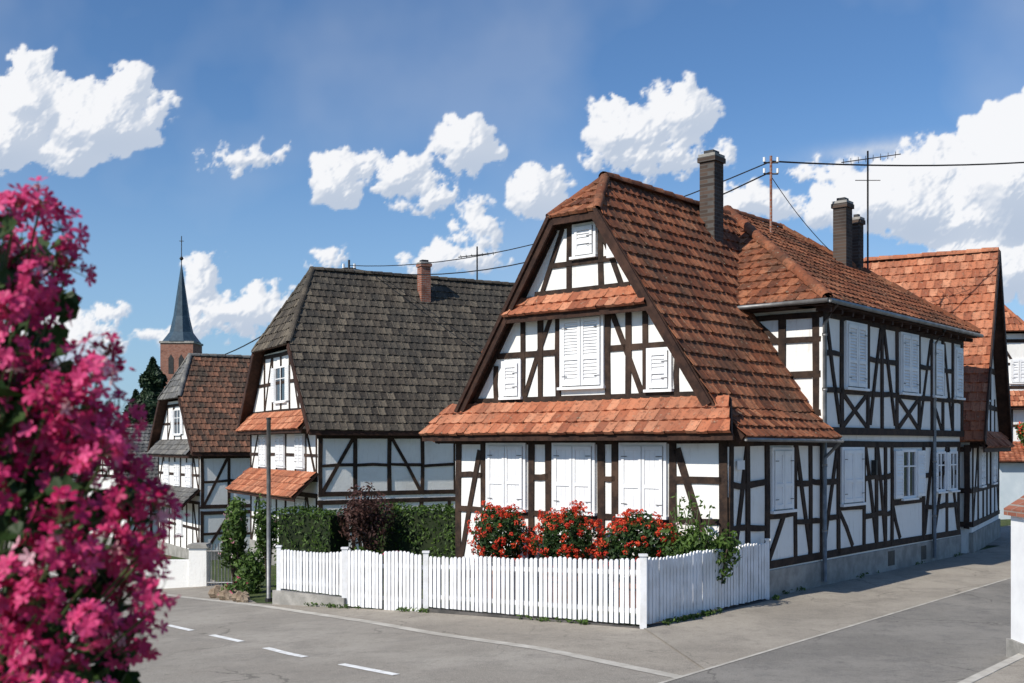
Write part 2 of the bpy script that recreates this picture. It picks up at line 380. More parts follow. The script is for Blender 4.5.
roof(g,[P(2.45,-.19,6.68),P(3.55,-.19,6.68),P(3,.8,7.49)],TR)
bar(g.m('verge_boards',TBB),P(2.45,-.16,6.60),P(3.55,-.16,6.60),.04,.12)
ridge(g,P(3,.75,7.53),P(3,5.2,7.53),TR)
ez=5.22; e0=-.32; e1=7.3; f0=3.0; f1=11.25
roof(g,[P(e0,f0,ez),P(e0,f1,ez),P(3.5,8.7,7.8),P(3.5,6.2,7.8)],TR)
roof(g,[P(e1,f0,ez),P(e1,f1,ez),P(3.5,8.7,7.8),P(3.5,6.2,7.8)],TR)
roof(g,[P(e0,f0,ez),P(e1,f0,ez),P(3.5,6.2,7.8)],TR)
roof(g,[P(e0,f1,ez),P(e1,f1,ez),P(3.5,8.7,7.8)],TR)
ridge(g,P(3.5,6.15,7.83),P(3.5,8.75,7.83),TO); ridge(g,P(e0,f0,ez+.04),P(3.5,6.2,7.85),TO); ridge(g,P(e0,f1,ez+.04),P(3.5,8.7,7.85),TO)
sof=g.m('soffit_boards',TBB)
prism(sof,SF,[(f0+.02,5.12),(f1-.02,5.12),(f1-.02,5.15),(f0+.02,5.15)],-.3,.30)
fr2=Fr((loc(0,3.4).x,loc(0,3.4).y),L,(-R[0],-R[1])); prism(sof,fr2,[(0,5.12),(7,5.12),(7,5.15),(0,5.15)],0.0,.38)
for k in range(17):
    b=3.2+k*.48; bar(sof,P(-.02,b,5.08),P(-.3,b,5.04),.07,.08)
gt=g.m('gutters',GM)
tube(gt,[P(e0-.06,f0-.05,ez-.03),P(e0-.06,f1+.05,ez-.05)],.045); tube(gt,[P(e0-.04,f0-.06,ez-.03),P(2.0,f0-.06,ez-.03)],.042)
for b in (3.35,8.97):
    tube(gt,[P(e0-.02,b,ez-.06),P(-.09,b+.03,ez-.4),P(-.09,b+.03,.1)],.04)
    for z in (1.0,2.2,3.6,4.6): tube(gt,[P(-.09,b+.03,z),P(-.09,b+.03,z+.05)],.05)
tube(gt,[P(-.40,-.15,2.69),P(-.40,3.45,2.67)],.032); tube(gt,[P(-.38,3.38,2.64),P(-.10,3.34,2.35)],.03)
beam(tb,SF,(.0,.56),(10.9,.56),.17); beam(tb,SF,(0,2.66),(3.5,2.66),.18); beam(tb,SF,(3.4,2.62),(10.9,2.62),.15); 
pl=g.m('plinth',ST); fbox(pl,SF,.0,10.92,-.3,.47,-.05,.03); fbox(pl,FF,0.03,6,-.6,.02,-.05,.03)
posts=[.09,.62,1.30,2.36,2.95,3.42,4.15,5.34,5.95,6.4,6.75,8.55,9.15,10.0,10.8]
for b in posts: beam(tb,SF,(b,.55),(b,2.66),.145)
for b0,b1 in zip(posts,posts[1:]):
    if (b0,b1) in ((1.30,2.36),(4.15,5.34),(6.75,8.55)):
        beam(tb,SF,(b0,1.40),(b1,1.40),.13); 
    else:
        for z in (1.22,1.95): beam(tb,SF,(b0,z+ru(-.04,.04)),(b1,z+ru(-.04,.04)),.12)
for p,q in (((.15,.65),(.62,2.6)),((2.4,2.6),(2.95,.65)),((3.5,.65),(4.1,2.55)),((5.4,2.6),(5.95,.65)),((6.4,.65),(6.0,2.6)),((8.6,.65),(9.1,2.6)),((9.2,.65),(10.0,2.6)),((1.35,.65),(1.9,1.35)),((4.2,1.35),(4.8,.65)),((7.2,.65),(6.8,1.35)),((10.1,2.6),(10.75,.65))):
    beam(tb,SF,p,q,.12)
shutter(g,SF,1.47,2.16,1.50,2.50,.05,False); shutter(g,SF,4.28,5.2,1.50,2.5,.05,False); 
window(g,SF,7.30,8.0,1.52,2.45); window(g,SF,9.35,9.8,1.6,2.4,open_sh=True,shw=.2); window(g,SF,10.2,10.6,1.6,2.4,open_sh=False)
SU=Fr((C[0]-L[0]*.05,C[1]-L[1]*.05),R,(-L[0],-L[1]))
fbox(wl,SU,3.38,10.95,2.86,5.13,-.2,0)
beam(tb,SU,(3.35,2.86),(10.95,2.86),.17,-.04,.04); beam(tb,SU,(3.35,5.02),(10.95,5.02),.17)
up=[3.45,4.18,5.40,6.1,6.9,8.15,8.9,9.6,10.25,10.87]
for b in up: beam(tb,SU,(b,2.9),(b,5.0),.145)
for b0,b1 in zip(up,up[1:]):
    beam(tb,SU,(b0,3.62),(b1,3.62),.13)
    if b0 not in (4.18,6.9,8.9,10.25): beam(tb,SU,(b0,4.3),(b1,4.3),.11)
for b0,b1 in ((4.18,5.40),(6.9,8.15)):
    beam(tb,SU,(b0+.05,2.95),(b1-.05,3.58),.10); beam(tb,SU,(b0+.05,3.58),(b1-.05,2.95),.10)
for p,q in (((3.5,4.95),(4.1,3.0)),((5.5,3.0),(6.05,4.95)),((6.2,4.95),(6.8,3.0)),((8.2,3.0),(8.85,4.9)),((9.0,3.55),(9.5,2.95)),((9.7,4.9),(10.2,3.0))): beam(tb,SU,p,q,.115)
shutter(g,SU,4.36,5.22,3.72,4.90,.05,True); shutter(g,SU,7.08,7.96,3.72,4.90,.05,True); shutter(g,SU,9.0,9.5,3.72,4.80,.05,True,1); shutter(g,SU,10.35,10.78,3.72,4.80,.05,True,1)
F3=Fr((loc(0,3.4).x,loc(0,3.4).y),L,(-R[0],-R[1]))
for z in (3.2,3.9,4.55,5.0): beam(tb,F3,(-.02,z),(2.0,z),.13)
for a in (.08,.75,1.4): beam(tb,F3,(a,2.8),(a,5.05),.15)
beam(tb,F3,(.8,4.5),(1.35,5.0),.1)
vt=g.m('cellar_vents',DK); fbox(vt,SF,6.5,6.85,.12,.42,.0,.035); fbox(vt,SF,8.35,8.65,.1,.4,.0,.035)
fbox(g.m('wall_plaque',WP),SF,.22,.45,2.2,2.35,.04,.055)
fbox(g.m('wall_bracket',DK),SF,5.68,5.74,2.0,2.3,.02,.12)
ang=math.atan2(R[1],R[0])
p=P(2.6,3.95,0); chimney(g,p.x,p.y,6.4,8.45,.36,.34,ang,BD)
p=P(2.0,8.9,0); chimney(g,p.x,p.y,6.2,8.25,.34,.32,ang,BD)
p=P(2.0,9.7,0); chimney(g,p.x,p.y,6.0,8.0,.22,.24,ang,BR,False)
an=g.m('antenna',DK); p=P(1.77,9.8,0)
tube(an,[(p.x,p.y,6.0),(p.x,p.y,9.6)],.022); tube(an,[(p.x-.6,p.y+.1,9.35),(p.x+.75,p.y-.1,9.5)],.012)
for k in range(8):
    q=Vector((p.x-.55+k*.17,p.y+.09-.02*k,9.355+k*.02)); tube(an,[q-Vector((.09,.28,0)),q+Vector((.09,.28,0))],.007,5)
tube(an,[(p.x-.3,p.y,8.9),(p.x+.3,p.y,8.9)],.01,5)
mp=P(2.75,6.8,0)
ms=g.m('roof_mast',BR); tube(ms,[(mp.x,mp.y,6.9),(mp.x,mp.y,9.05)],.03)
for z in (8.9,8.65): tube(an,[(mp.x-.16,mp.y,z),(mp.x+.16,mp.y,z)],.018)
for z in (8.95,8.7):
    for s in (-.15,.15): tube(g.m('insulators',WP),[(mp.x+s,mp.y,z-.03),(mp.x+s,mp.y,z+.07)],.03,6)
g.done(smooth=('gutters','antenna','ridge_tiles'))
# ------------------------------------------------------------------ generic gabled house
def house(name,Cc,Ld,W,D,ze,zr,zh,hs_,oh,storeys,mat,pmat=TO,of=.4,pitchw=.24,zwall=None,sidewin=(),frontwin=(),pents=(),side_levels=None,chim=(),wallmat=PL,zg=None,right_tiles=None):
    Rd=(Ld[1],-Ld[0]); zg=gnd(*Cc) if zg is None else zg
    g=G(name,(Cc[0],Cc[1],zg)); F=Fr(Cc,Ld,(-Rd[0],-Rd[1])); S=Fr(Cc,Rd,(-Ld[0],-Ld[1]))
    k=(zr-ze)/(W/2+oh); sl=lambda z:max(0,(z-ze)/k-oh+.10)
    Q=lambda a,b,z: Vector((Cc[0]+a*Ld[0]+b*Rd[0],Cc[1]+a*Ld[1]+b*Rd[1],z))
    zw=ze+k*oh-.1; zt=zh-.08
    w=g.m('walls',wallmat); prism(w,F,[(0,zg-1.2),(W,zg-1.2),(W,zw),(W-sl(zt),zt),(sl(zt),zt),(0,zw)],-D,0)
    ah=(zh-ze)/k-oh
    roof(g,[Q(-oh,-of,ze),Q(-oh,D+.2,ze),Q(W/2,D+.2,zr),Q(W/2,hs_,zr),Q(ah,-of,zh)],right_tiles or mat,'roof_tiles',pitchw,.32)
    roof(g,[Q(W+oh,-of,ze),Q(W+oh,D+.2,ze),Q(W/2,D+.2,zr),Q(W/2,hs_,zr),Q(W-ah,-of,zh)],mat,'roof_tiles_rear',pitchw,.34)
    if hs_>0: roof(g,[Q(ah,-of,zh),Q(W-ah,-of,zh),Q(W/2,hs_,zr)],mat,'hip_tiles',pitchw,.32); 
    ridge(g,Q(W/2,hs_,zr+.03),Q(W/2,D+.2,zr+.03),mat)
    if hs_>0:
        ridge(g,Q(ah,-of,zh+.03),Q(W/2,hs_,zr+.03),mat,.1); ridge(g,Q(W-ah,-of,zh+.03),Q(W/2,hs_,zr+.03),mat,.1)
    vb=g.m('verge_boards',TBB)
    bar(vb,Q(-oh+.03,-of,ze-.06),Q(ah+.03,-of,zh-.07),.05,.2); bar(vb,Q(W+oh-.03,-of,ze-.06),Q(W-ah-.03,-of,zh-.07),.05,.2)
    bar(vb,Q(-oh,-of,ze-.08),Q(-oh,D,ze-.08),.05,.14)
    tb=g.m('timber_frame',TB)
    for z0,z1 in storeys:
        lo,hi=sl(z0)+.02,W-sl(z0)-.02; lo1,hi1=sl(z1)+.02,W-sl(z1)-.02
        beam(tb,F,(lo,z0+.08),(hi,z0+.08),.16); beam(tb,F,(lo1,z1-.08),(hi1,z1-.08),.16); zm=(z0+z1)/2
        beam(tb,F,(sl(zm)+.02,zm),(W-sl(zm)-.02,zm),.12)
        n=max(2,int((hi1-lo1)/.95)); 
        for i in range(n+1):
            s=lo1+.08+(hi1-lo1-.16)*i/n; beam(tb,F,(s,z0+.05),(s,z1-.05),.13)
        st=(hi1-lo1)/n
        beam(tb,F,(lo1+.1,z0+.1),(lo1+st-.05,z1-.1),.12); beam(tb,F,(hi1-.1,z0+.1),(hi1-st+.05,z1-.1),.12)
        if lo1-lo>.3:
            beam(tb,F,(lo,z0+.1),(lo1,z1-.05),.14); beam(tb,F,(hi,z0+.1),(hi1,z1-.05),.14)
    for (s0,s1,z0,z1,ty) in frontwin:
        if ty=='s': shutter(g,F,s0,s1,z0,z1,.05,True,2,pitch=.09)
        else: window(g,F,s0,s1,z0,z1,open_sh=(ty=='w'),shw=.35)
    for (zb,ztp,o) in pents: pent(g,F,sl(ztp)-.0,W-sl(ztp),zb,ztp,o,pmat,.15)
    for z0,z1 in (side_levels or []):
        beam(tb,S,(0,z0+.08),(D,z0+.08),.17); beam(tb,S,(0,z1-.08),(D,z1-.08),.17)
        n=max(2,int(D/1.15)); pp=[.08+(D-.16)*i/n for i in range(n+1)]
        for i,s in enumerate(pp): 
            if 0<i<n: pp[i]=s=s+ru(-.15,.15)
            beam(tb,S,(s,z0),(s,z1),.15)
        for i in range(n):
            zz=(z0+z1)/2
            beam(tb,S,(pp[i],zz+ru(-.05,.05)),(pp[i+1],zz+ru(-.05,.05)),.12)
            if i in (0,n-2): beam(tb,S,(pp[i]+.05,z0+.1),(pp[i+1]-.05,z1-.1),.12)
            if i in (n-1,2): beam(tb,S,(pp[i]+.05,z1-.1),(pp[i+1]-.05,z0+.1),.12)
    for (s0,s1,z0,z1,ty) in sidewin:
        if ty=='s': shutter(g,S,s0,s1,z0,z1,.05,True,2,pitch=.09)
        else: window(g,S,s0,s1,z0,z1,open_sh=(ty=='w'))
    fbox(g.m('plinth',ST),F,-.03,W,zg-1.2,zg+.35,-.05,.035); fbox(g.m('plinth',ST),S,-.03,D,zg-1.2,zg+.35,-.05,.033)
    for (a,b,z0,z1,wd,m_) in chim:
        q=Q(a,b,0); chimney(g,q.x,q.y,z0,z1,wd,wd,math.atan2(Rd[1],Rd[0]),m_)
    return g,F,S,Q
C2=(-5.97,34.0)
gh,F,S,Q=house('half_timbered_house',C2,(-.484,.875),7.5,9.2,3.05,8.6,5.86,1.08,.35,[(-1.15,1.1),(1.45,3.1),(3.65,5.75)],TG,TO,
  pents=((1.0,1.75,.85),(3.1,3.72,.55)),frontwin=((1.3,2.1,1.9,2.9,'s'),(3.3,4.2,1.9,2.9,'s'),(5.4,6.2,1.9,2.9,'s'),(3.2,4.3,4.1,5.2,'w'),(1.2,2.0,-.3,.8,'s'),(4.9,5.7,-.3,.8,'s')),
  side_levels=((-1.1,.9),(1.0,2.95)),sidewin=((4.9,5.6,1.6,2.5,'s'),),chim=((3.15,5.0,7.2,9.05,.36,BR),))
gh.done()
C3=(-12.7,45.0)
gh,F,S,Q=house('half_timbered_house',C3,(-.523,.852),6.8,8.5,2.3,6.5,4.6,.52,.35,[(-2.0,.3),(.5,2.2),(2.7,4.4)],TT,TT,
  pents=((.1,.8,.8),(2.2,2.8,.5)),frontwin=((1.2,2.0,.9,1.8,'s'),(3.0,3.8,.9,1.8,'s'),(4.8,5.6,.9,1.8,'s'),(2.9,3.9,3.1,4.1,'w'),(2.6,3.4,-1.2,-.2,'s')),
  side_levels=((-2.0,-.1),(.0,2.2)),right_tiles=TM)
gh.done()
gh,F,S,Q=house('white_cottage',(-19.5,56.0),(-.6,.8),7,9,.7,3.6,2.4,.4,.35,[(.9,2.2)],TT,TT,
  frontwin=((1.4,2.2,-1.2,-.1,'s'),(4.6,5.4,-1.2,-.1,'s')),side_levels=((-2.4,.5),),sidewin=((3,3.8,-1,0,'s'),))
gh.done()
gh,F,S,Q=house('white_cottage',(-25.5,62.0),(-.7,.714),8,10,.4,2.9,2.8,0,.35,[],TT,TT,frontwin=((2,2.9,-1.2,-.1,'s'),(5,5.9,-1.2,-.1,'s')))
gh.done()
def rear_house():
    Gd=(.494,.8695); Rd=(-.8695,.494); O=(10.95,26.35); W=6.0; D=9; zr=7.65
    g=G('half_timbered_house',(O[0],O[1],0)); F=Fr(O,Gd,(.8695,-.494)); Sf=Fr(O,Rd,(-Gd[0],-Gd[1]))
    Q=lambda s,b,z: Vector((O[0]+s*Gd[0]+b*Rd[0],O[1]+s*Gd[1]+b*Rd[1],z))
    prism(g.m('walls',PL),F,[(0.1,-1),(5.9,-1),(5.9,2.95),(3,7.4),(.1,2.95)],-D,0)
    roof(g,[Q(-.2,-.3,2.7),Q(-.2,D,2.7),Q(3,D,zr),Q(3,-.3,zr)],TO); roof(g,[Q(6.2,-.3,2.7),Q(6.2,D,2.7),Q(3,D,zr),Q(3,-.3,zr)],TO)
    ridge(g,Q(3,-.3,zr+.03),Q(3,D,zr+.03),TO); vb=g.m('verge_boards',TBB)
    bar(vb,Q(-.2,-.32,2.66),Q(3,-.32,zr-.04),.04,.24); bar(vb,Q(6.2,-.32,2.66),Q(3,-.32,zr-.04),.04,.24)
    tb=g.m('timber_frame',TB)
    for z in (.7,1.5,2.6,3.6,4.6): 
        h=max(.1,(z-2.8)/1.5); beam(tb,F,(h,z),(6-h,z),.15)
    for s in (.2,1.2,2.2,3.0,3.8,4.8,5.8): beam(tb,F,(s,.7),(s,min(2.6+max(0,(min(s,6-s)-.3))*1.4,6.8)),.14)
    beam(tb,F,(.3,.8),(1.1,2.5),.12); beam(tb,F,(5.7,.8),(4.9,2.5),.12)
    shutter(g,F,1.4,2.1,1.6,2.5,.05,True,2,pitch=.09); shutter(g,F,3.95,4.65,1.6,2.5,.05,True,2,pitch=.09); shutter(g,F,2.4,2.9,3.8,4.5,.05,True,1,pitch=.09)
    pent(g,F,.0,6.0,2.55,2.95,.35,TO,.1); fbox(g.m('plinth',ST),F,.05,5.95,-1,.5,-.05,.04)
    for z in (.7,1.5,2.5): beam(tb,Sf,(-.0,z),(3,z),.14)
    for s in (.1,.9,1.7): beam(tb,Sf,(s,.6),(s,2.6),.14)
    return g
rear_house().done()
gh,F,S,Q=house('half_timbered_house',(24.0,45.5),(-.995,.10),7.6,9,3.6,8.7,7.3,.5,.35,[(-.2,2.3),(2.6,4.2),(4.9,7.0)],TO,TO,
  pents=((2.1,2.75,.7),(4.2,4.85,.5)),frontwin=((1.6,2.5,.5,1.7,'s'),(4.6,5.6,.5,1.7,'s'),(6.3,7.0,.5,1.7,'s'),(1.7,2.5,3.0,3.9,'s'),(5.3,6.1,3.0,3.9,'s'),(2.7,3.3,5.2,6.1,'s')),
  side_levels=((-.3,1.6),(1.7,3.6)))
gh.done()
g=G('pale_garage',(20,41,0)); Fb=Fr((23.5,41.3),(-1,0),(0,-1))
fbox(g.m('walls',BLW),Fb,0,5.3,-1,2.0,-2.5,0); fbox(g.m('garage_door',WP),Fb,1.2,3.6,-.4,1.7,-.05,.03)
for i in range(6): fbox(g.m('door_ribs',WP),Fb,1.25,3.55,-.3+i*.33,-.27+i*.33,.03,.045)
roof(g,[Fb.P(-.2,2.0,.3),Fb.P(5.5,2.0,.3),Fb.P(5.5,2.7,-2.6),Fb.P(-.2,2.7,-2.6)],TO); g.done()
# ------------------------------------------------------------------ church
g=G('church_tower',(-33,110,0)); Fc=Fr((-31.3,108.4),(-1,0),(0,-1)); zt=12.6
fbox(g.m('brick_tower',BR),Fc,0,3.2,-4,zt,-3.2,0); fbox(g.m('cornice',ST),Fc,-.1,3.3,zt,zt+.2,-3.3,.1)
for s in (.9,1.9): 
    prism(g.m('belfry_openings',DK),Fc,[(s,zt-3),(s+.5,zt-3),(s+.5,zt-1.5),(s+.25,zt-1.1),(s,zt-1.5)],-.1,.03)
cx,cy=-32.9,110; vs=[];fs=[]
SL=simple('slate_spire',(.03,.055,.08),(.05,.085,.115),3,.5,.3,20)
for r_,z in ((1.9,zt+.2),(1.15,zt+1.2),(.78,zt+2.8),(.04,zt+8.0)):
    for k in range(8):
        a=k*math.pi/4+math.pi/8; vs.append((cx+r_*math.cos(a),cy+r_*math.sin(a),z))
for i in range(3):
    for k in range(8): fs.append((i*8+k,i*8+(k+1)%8,i*8+8+(k+1)%8,i*8+8+k))
g.m('spire',SL).add(vs,fs); cr=g.m('cross',DK)
tube(cr,[(cx,cy,zt+7.8),(cx,cy,zt+10.8)],.045); tube(cr,[(cx-.22,cy,zt+10.3),(cx+.22,cy,zt+10.3)],.035)
tube(cr,[(cx,cy,zt+8.4),(cx,cy,zt+8.55),(cx,cy,zt+8.75)],[.1,.22,.1]); g.done()
# ------------------------------------------------------------------ foliage
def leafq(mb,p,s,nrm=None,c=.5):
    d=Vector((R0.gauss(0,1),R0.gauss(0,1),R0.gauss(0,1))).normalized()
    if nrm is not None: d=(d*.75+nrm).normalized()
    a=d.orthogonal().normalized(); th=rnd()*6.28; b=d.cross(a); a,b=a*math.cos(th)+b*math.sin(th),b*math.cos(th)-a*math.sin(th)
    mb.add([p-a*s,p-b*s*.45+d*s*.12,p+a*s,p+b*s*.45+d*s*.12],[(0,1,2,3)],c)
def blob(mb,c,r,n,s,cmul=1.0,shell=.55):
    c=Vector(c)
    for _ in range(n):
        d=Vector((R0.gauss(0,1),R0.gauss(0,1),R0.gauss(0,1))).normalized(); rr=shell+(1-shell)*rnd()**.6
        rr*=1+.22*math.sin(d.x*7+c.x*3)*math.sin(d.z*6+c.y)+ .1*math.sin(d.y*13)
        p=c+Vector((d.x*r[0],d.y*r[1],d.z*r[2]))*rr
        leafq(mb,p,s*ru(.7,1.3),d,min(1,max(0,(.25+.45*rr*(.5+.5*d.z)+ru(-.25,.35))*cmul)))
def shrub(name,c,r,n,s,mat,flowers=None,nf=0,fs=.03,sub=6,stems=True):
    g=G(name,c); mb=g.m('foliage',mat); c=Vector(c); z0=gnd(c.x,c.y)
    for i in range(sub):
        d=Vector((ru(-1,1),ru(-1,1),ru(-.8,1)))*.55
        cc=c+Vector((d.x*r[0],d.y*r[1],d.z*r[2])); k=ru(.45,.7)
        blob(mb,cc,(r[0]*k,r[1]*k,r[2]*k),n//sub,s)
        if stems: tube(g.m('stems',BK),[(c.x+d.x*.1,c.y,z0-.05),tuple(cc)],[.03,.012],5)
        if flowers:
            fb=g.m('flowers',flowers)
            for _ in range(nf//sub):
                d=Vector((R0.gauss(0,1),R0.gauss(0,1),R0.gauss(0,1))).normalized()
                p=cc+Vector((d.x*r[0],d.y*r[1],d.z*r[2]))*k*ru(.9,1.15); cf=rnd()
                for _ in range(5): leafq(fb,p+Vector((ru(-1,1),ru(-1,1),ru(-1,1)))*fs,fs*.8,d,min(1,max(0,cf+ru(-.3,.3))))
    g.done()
for am,rx,zc in ((4.13,.54,.93),(2.66,.56,.95),(1.20,.64,.92)):
    b0=-.8; c0=P(am,b0,zc); g=G('geranium_planter',P(am,b0,0))
    tube(g.m('tub',TC),[P(am,b0,-.25),P(am,b0,.32),P(am,b0,.33),P(am,b0,.40)],[.30,.40,.44,.44],14); tube(g.m('soil',BK),[P(am,b0,.39),P(am,b0,.415)],.38,12)
    tube(g.m('stems',STEM),[P(am,b0,.3),tuple(c0)],.03,6)
    mb=g.m('leaves',LF); fl=g.m('flowers',FR)
    def ptb(rr):
        d=Vector((R0.gauss(0,1),R0.gauss(0,1),R0.gauss(.15,1))).normalized()
        k=rr*(1+.12*math.sin(d.x*5+am)*math.sin(d.z*6+am*2))
        return d,c0+Vector((d.x*rx,d.y*.5,d.z*.58))*k
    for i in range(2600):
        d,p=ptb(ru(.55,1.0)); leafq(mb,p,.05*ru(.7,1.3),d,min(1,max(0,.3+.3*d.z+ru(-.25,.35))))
    for i in range(205):
        d,p0=ptb(ru(.90,1.14)); cf=rnd()
        for _ in range(15):
            e=(Vector((R0.gauss(0,1),R0.gauss(0,1),R0.gauss(0,1))).normalized()+d*.5).normalized(); leafq(fl,p0+e*.042,.026,e,min(1,max(0,cf*.8+ru(-.1,.3))))
    g.done()
shrub('rose_bush',P(.30,-.75,.85),(.36,.36,.55),1300,.05,LG,FW,18,.03)
shrub('climbing_shrub',P(.02,-.45,.85),(.38,.33,.45),1000,.05,LG)
g=G('rose_canes',P(.3,-.6,0)); 
for i in range(9):
    a=ru(.05,.6); tube(g.m('canes',STEM),[P(a,-.6,.3),P(a+ru(-.1,.1),-.55,1.1),P(a+ru(-.25,.25),-.5,ru(1.4,1.9))],.008,5)
    for j in range(14): leafq(g.m('leaves',LG),P(a+ru(-.2,.2),-.5+ru(-.1,.1),ru(1.0,1.8)),.05,None,ru(.2,1))
g.done()
def hedge(name,p,q,h,w,mat):
    p=Vector((p[0],p[1],0));q=Vector((q[0],q[1],0)); d=(q-p); l=d.length; d.normalize(); s=Vector((-d.y,d.x,0))
    g=G(name,p); mb=g.m('foliage',mat); z0=lambda t:gnd(*(p+d*t)[:2])
    zt=max(z0(0),z0(l))+h
    vs=[]
    for t in (0.06,l-.06):
        for a,b in ((-1,z0(t)),(1,z0(t)),(1,zt-.08),(-1,zt-.08)): v=p+d*t+s*a*(w/2-.08); vs.append((v.x,v.y,b))
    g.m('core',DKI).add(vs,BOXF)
    for _ in range(int(l*h*650)):
        t=ru(0,l); f=rnd()
        if f<.35: v=p+d*t+s*ru(-w/2,w/2); z=zt+ru(-.08,.06)+.04*math.sin(t*4); n_=Vector((0,0,1))
        elif f<.9:
            sg=1 if f<.6 else -1; v=p+d*t+s*sg*(w/2+ru(-.08,.05)+.04*math.sin(t*5)); z=ru(z0(t),zt); n_=s*sg
        else: t=ru(-.05,.05)+(0 if rnd()<.5 else l); v=p+d*t+s*ru(-w/2,w/2); z=ru(z0(min(l,max(0,t))),zt); n_=d
        leafq(mb,Vector((v.x,v.y,z)),.05,n_,ru(0,1)*(.6+.4*math.sin(t*3+z*4)**2))
    g.done()
hedge('clipped_hedge',(-5.35,26.2),(-3.9,25.3),1.68,.8,LH)
hedge('clipped_hedge',(-3.3,26.6),(-.9,24.9),1.55,.9,LH)
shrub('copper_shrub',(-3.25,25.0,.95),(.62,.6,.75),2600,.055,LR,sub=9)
shrub('garden_lilies',(-3.0,22.3,-.05),(.4,.4,.5),800,.08,LG,FW,20,.04)
shrub('garden_flowers',(-2.5,22.8,.0),(.35,.4,.35),600,.05,LG,FP,60,.04)
shrub('garden_shrub',(-1.75,23.6,-.1),(.5,.4,.35),600,.05,LG)
shrub('climbing_rose_bush',(-6.45,25.9,.3),(.38,.5,1.1),2200,.07,LG,FW,30,.05,sub=10)
shrub('garden_shrub',(-5.85,24.6,-.25),(.38,.45,.5),1300,.06,LG,sub=7)
shrub('garden_shrub',(-6.5,29.5,.1),(.4,.5,1.0),1300,.07,LG,sub=7)
shrub('flower_clump',(-5.75,23.2,-.45),(.35,.35,.25),700,.05,LG,FP,30,.03)
shrub('balcony_plant',(19.8,42,2.9),(.8,.6,.6),900,.1,LG,FR,30,.08,stems=False)
def conifer(x,y,h,r,n):
    g=G('conifer_tree',(x,y,gnd(x,y))); z0=gnd(x,y); tube(g.m('trunk',BK),[(x,y,z0-.3),(x,y,z0+h*.5),(x,y,z0+h)],[.3,.18,.03],8)
    mb=g.m('needles',LD)
    for i in range(n):
        t=rnd()**.8; z=z0+h*(.08+.92*t); a=rnd()*6.283; lay=.75+.25*math.sin(t*h*3.3); lim=r*(1-t)**.7*lay*(1+.25*math.sin(a*5+t*20)); rr=lim*(rnd()**.45)
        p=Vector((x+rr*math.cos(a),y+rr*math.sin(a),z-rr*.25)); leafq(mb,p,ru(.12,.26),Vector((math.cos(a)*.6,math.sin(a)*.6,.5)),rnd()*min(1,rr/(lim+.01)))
    for i in range(26):
        t=i/26; a=i*2.4; z=z0+h*(.1+.85*t); l=r*(1-t)*.8; tube(g.m('limbs',BK),[(x,y,z),(x+l*math.cos(a),y+l*math.sin(a),z-.2*l)],[.05,.015],4)
    g.done()
conifer(-24.7,76,11.2,3.6,14000)
conifer(-28.6,84,9.4,3.0,6000)
conifer(-22.9,82,8.4,2.8,6000)
g=G('distant_trees',(-60,150,-2)); mb=g.m('foliage',LD)
for i in range(90):
    x=-130+i*3.1+ru(-2,2); y=170+ru(-15,15); h=ru(5,9); blob(mb,(x,y,-2.7+h*.55),(ru(2.5,4.5),3,h*.5),130,.7,1,.3)
    tube(g.m('trunks',BK),[(x,y,-3),(x,y,h*.4)],.3,5)
g.done()
# ------------------------------------------------------------------ foreground geranium
PX,PY,PZ=-1.02,2.2,2.12
g=G('pink_geranium_plant',(PX,PY,PZ))
UM=[(6,99),(11,94),(4,89),(12,86),(7,80),(2,95),(0,84),(3,73),(9,75),(21,66),(19,61),(22,54),(12,64),(6,60),(15,55),(8,50),(20,46),(2,45),(14,42),(25,37),(30,34),(28,26),(22,28),(32,19),(15,18),(24,15),(6,17),(4,7),(14,6),(25,6),(20,-2),(28,9),(1,55),(-3,66),(-5,90),(-6,78),(10,-4),(0,-2),(17,50),(25,42),(18,35),(10,38),
 (1,60),(4,66),(10,57),(20,50),(22,46),(13,48),(5,53),(0,50),(20,22),(10,12),(0,12),(26,20),(18,10),(29,29),(-4,55),(-3,45)]
FRONT=[(5,24),(11,28),(3,12),(9,9),(12,2),(5,1),(17,27),(19,15),(8,19),(1,38),(14,34),(2,20)]
fl=g.m('petals',FP); fw=g.m('pale_petals',FW); st=g.m('stems',STEM); lf=g.m('leaves',LF); bud=g.m('buds',FP)
def floret(mb,p,d,s,c):
    a=d.orthogonal().normalized(); b=d.cross(a); ph=rnd()*6.28
    for k in range(5):
        t=ph+k*1.2566+ru(-.12,.12); e=a*math.cos(t)+b*math.sin(t); f_=d.cross(e); sz=s*ru(.85,1.1); cu=ru(.1,.45)
        mb.add([p,p+e*sz*.45-f_*sz*.28+d*sz*.08,p+e*sz*.95-f_*sz*.30+d*sz*cu,p+e*sz*1.12+d*sz*cu*.9,p+e*sz*.95+f_*sz*.30+d*sz*cu,p+e*sz*.45+f_*sz*.28+d*sz*.08],[(0,1,2,5),(2,3,4,5)],min(1,max(0,c+ru(-.15,.15))))
